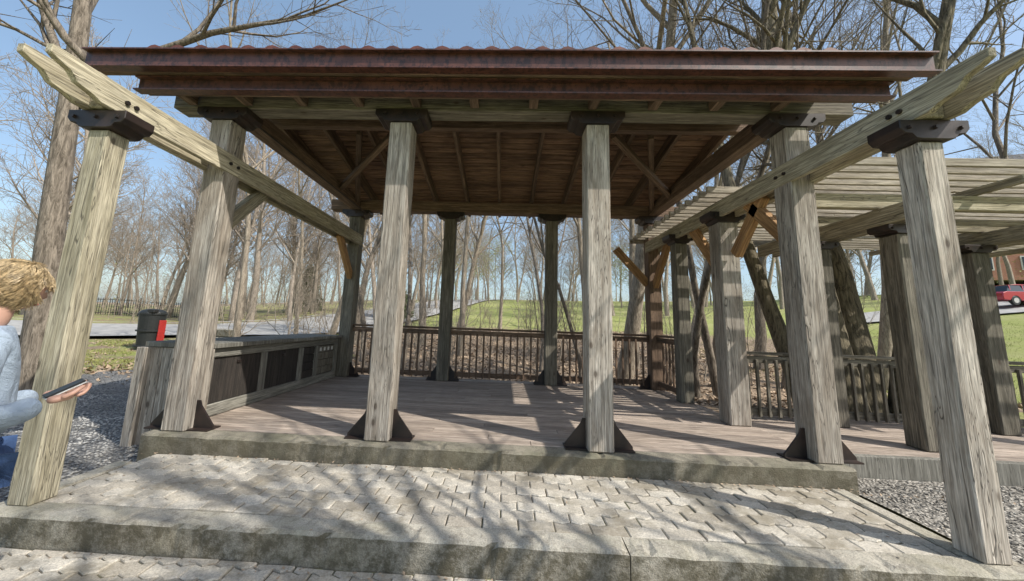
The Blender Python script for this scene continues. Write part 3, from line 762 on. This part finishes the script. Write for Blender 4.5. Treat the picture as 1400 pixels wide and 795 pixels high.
v=[(0,0,.90),(0,-.01,1.05),(0,-.01,1.2),(0,-.02,1.34),(0,-.015,1.43),
   (.17,-.02,1.36),(.24,-.02,1.22),(.26,-.03,1.08),(.22,.08,1.04),(.15,.18,1.08),
   (-.17,-.02,1.36),(-.24,-.02,1.22),(-.26,-.03,1.08),(-.22,.08,1.03),(-.14,.18,1.07)]
e=[(0,1),(1,2),(2,3),(3,4),(3,5),(5,6),(6,7),(7,8),(8,9),(3,10),(10,11),(11,12),(12,13),(13,14)]
rr=[(.19,.15),(.175,.135),(.175,.135),(.135,.115),(.08,.075),(.088,.088),(.08,.08),(.072,.072),(.06,.06),(.048,.048),(.088,.088),(.08,.08),(.072,.072),(.06,.06),(.048,.048)]
skin('sweater',v,e,rr,SW,0)
v=[(0,0,.88),(.095,0,.80),(.105,.01,.48),(.105,-.02,.12),(-.095,0,.80),(-.12,.02,.48),(-.125,.0,.12)]
skin('jeans',v,[(0,1),(1,2),(2,3),(0,4),(4,5),(5,6)],[(.15,.12),(.098,.1),(.068,.07),(.058,.06),(.098,.1),(.068,.07),(.058,.06)],JN,0)
for s in(-1,1):
    x=.105 if s>0 else -.125
    skin('shoe_%s'%('r' if s>0 else 'l'),[(x,-.05,.05),(x,.05,.05),(x,.16,.035),(x,-.03,.11)],[(0,1),(1,2),(0,3)],[(.045,.045),(.045,.042),(.036,.03),(.05,.05)],SHO,0)
skin('neck',[(0,-.015,1.40),(0,0,1.50),(0,.01,1.56)],[(0,1),(1,2)],[.058,.055,.055],SKm)
head=empty('head'); head.parent=ps; head.location=(0,0,1.5); head.rotation_euler=(-.25,0,.45)
hz=1.5
bm=bmesh.new(); bmesh.ops.create_uvsphere(bm,u_segments=32,v_segments=24,radius=1)
def gs(v,c,r): return math.exp(-((v-Vector(c)).length/r)**2)
for q in bm.verts:
    c=q.co.copy(); x,y,z=c
    jaw=1-.28*max(0,-z)**1.3; p=Vector((x*.075*jaw,y*.095*(1-.12*max(0,-z)) ,z*.115))
    if y>0: 
        p.y+=.022*gs(c,(0,.95,-.12),.17)+.006*gs(c,(0,.8,-.55),.2)+.008*gs(c,(0,.75,-.85),.25)
        for sx in(-1,1): p.y-=.011*gs(c,(sx*.38,.88,.08),.17); 
        p.y+=.006*gs(c,(0,.85,.25),.35)
    q.co=p+Vector((0,.02,1.62-hz))
fin(bm,'skull_face',SKm,head,0,True)
for sx in(-1,1):
    bm=bmesh.new(); bmesh.ops.create_uvsphere(bm,u_segments=12,v_segments=8,radius=.011)
    for q in bm.verts: q.co+=Vector((sx*.03,.094,1.63-hz))
    fin(bm,'eye_%d'%sx,WHT,head,0,True)
    bm=bmesh.new(); bmesh.ops.create_uvsphere(bm,u_segments=10,v_segments=6,radius=.006)
    for q in bm.verts: q.co+=Vector((sx*.03,.101,1.63-hz))
    fin(bm,'iris_%d'%sx,BLK,head,0,True)
    bm=bmesh.new(); bmesh.ops.create_uvsphere(bm,u_segments=12,v_segments=10,radius=1)
    for q in bm.verts: q.co=Vector((q.co.x*.009+sx*.078,q.co.y*.018+.01,q.co.z*.032+1.615-hz))
    fin(bm,'ear_%d'%sx,SKm,head,0,True)
LIP=plain('lips',(.45,.16,.13),.5)
bm=bmesh.new(); bmesh.ops.create_uvsphere(bm,u_segments=12,v_segments=8,radius=1)
for q in bm.verts: q.co=Vector((q.co.x*.024,q.co.y*.008+.107,q.co.z*.008+1.562-hz))
fin(bm,'mouth',LIP,head,0,True)
tb=TB();R=random.Random(12)
bm=bmesh.new(); bmesh.ops.create_icosphere(bm,subdivisions=4,radius=1)
dl=[]
for q in bm.verts:
    c=q.co.copy()
    if (c.y>.5 and c.z<.45) or c.z<-.78: dl.append(q)
    q.co=Vector((c.x*.090,c.y*.104,c.z*.120))*(1+.06*mnoise.noise(c*4))+Vector((0,.01,1.63-hz))
bmesh.ops.delete(bm,geom=dl,context='VERTS'); fin(bm,'hair_base',HR,head,0,True)
for _ in range(5500):
    while True:
        c=Vector((R.gauss(0,1),R.gauss(0,1),R.gauss(0,1))).normalized()
        if (c.y>.48 and c.z<.42) or c.z<-.78: continue
        break
    p=Vector((c.x*.088,c.y*.102,c.z*.118))+Vector((0,.01,1.63-hz))
    clump=Vector((mnoise.noise(c*2.2),mnoise.noise(c*2.2+Vector((9,0,0))),mnoise.noise(c*2.2+Vector((0,9,0)))))
    t0=Vector((c.x*.5,c.y*.5-.2,-.75))+clump*.9; t0=(t0-c*t0.dot(c)*.9).normalized()
    side=c.cross(t0); ph=mnoise.noise(c*5)*6
    L=R.uniform(.045,.075); pts=[];q=p.copy()
    for i in range(6):
        pts.append(q.copy()); q=q+(t0*L/5)+side*(.0014*math.sin(i*1.1+ph))+c*(.003 if i<3 else -.002)+Vector((R.gauss(0,.0005),R.gauss(0,.0005),R.gauss(0,.0005)))
    tb.tube(pts,[.0012,.0012,.0011,.001,.0008,.0004],3)
addobj('hair_strands',mesh('hair_strands',tb.v,tb.f),HR,head)
def hand(nm,o,fwd,side,up,sx):
    o=Vector(o);fwd=Vector(fwd).normalized();side=Vector(side).normalized();up=Vector(up).normalized()
    P=lambda a,b,c:tuple(o+fwd*a+side*b+up*c)
    skin(nm+'_palm',[P(-.03,0,0),P(.02,0,0),P(.065,0,0)],[(0,1),(1,2)],[(.026,.022),(.036,.018),(.036,.016)],SKm)
    for i,(b,l) in enumerate(((-.028,.068),(-.009,.076),(.010,.071),(.028,.056))):
        skin(nm+'_finger_%d'%i,[P(.06,b,0),P(.06+l*.45,b*1.1,.006),P(.06+l*.75,b*1.1,.024),P(.06+l*.8,b*1.1,.045)],[(0,1),(1,2),(2,3)],[.0095,.009,.008,.0065],SKm)
    skin(nm+'_thumb',[P(.01,-.03*sx,.006),P(.04,-.05*sx,.02),P(.065,-.048*sx,.036),P(.085,-.035*sx,.042)],[(0,1),(1,2),(2,3)],[.013,.011,.0095,.008],SKm)
hand('hand_r',(.13,.225,1.09),(-.3,1,.15),(1,.3,0),(0,-.1,1),-1)
hand('hand_l',(-.12,.225,1.08),(.35,1,.15),(1,-.35,0),(0,-.1,1),1)
phm=box('phone',-.04,.04,.0,.14,0,.009,BLK,ps,.003); phm.location=(0.05,.255,1.128); phm.rotation_euler=(.5,0,.1)
phs=box('phone_cover',-.042,.042,0,.145,0,.006,WHT,ps,.002); phs.location=(.05,.258,1.120); phs.rotation_euler=(.5,0,.1)
# ------------------------------------------------------------ light
el=math.radians(46); sd=Vector((.87,-.49,0)).normalized(); Sv=Vector((sd.x*math.cos(el),sd.y*math.cos(el),math.sin(el)))
L=bpy.data.lights.new('sun','SUN'); L.energy=5.0; L.angle=math.radians(.5); L.color=(1,.955,.875)
lo=bpy.data.objects.new('sun',L); COL.objects.link(lo); lo.rotation_euler=Sv.to_track_quat('Z','Y').to_euler()
w=bpy.data.worlds.new('World'); S.world=w; w.use_nodes=True; nt=w.node_tree
sk=nt.nodes.new('ShaderNodeTexSky'); sk.sky_type='NISHITA'; sk.sun_disc=False; sk.sun_elevation=el; sk.sun_rotation=math.atan2(sd.x,sd.y); sk.air_density=1.1; sk.dust_density=2.2; sk.ozone_density=1.0
mx=nt.nodes.new('ShaderNodeMix'); mx.data_type='RGBA'; mx.blend_type='ADD'; mx.inputs[0].default_value=1
mx.inputs[7].default_value=(.7,1.1,1.5,1)
nt.links.new(sk.outputs[0],mx.inputs[6])
bg=nt.nodes['Background']; nt.links.new(mx.outputs[2],bg.inputs[0]); bg.inputs[1].default_value=.15
# ------------------------------------------------------------ camera
cam=bpy.data.cameras.new('camera'); co=bpy.data.objects.new('camera',cam); COL.objects.link(co); S.camera=co
cam.sensor_fit='HORIZONTAL'; cam.sensor_width=36; cam.lens=494.49/1400*36; cam.shift_x=(700-670.84)/1400; cam.shift_y=(365.34-397.5)/1400
cam.clip_start=.05; cam.clip_end=2000
co.matrix_world=Matrix.Translation((.2792,-3.5365,1.1278))@Matrix.Rotation(.0419,4,'Z')@Matrix.Rotation(math.pi/2+.1543,4,'X')@Matrix.Rotation(.0359,4,'Z')
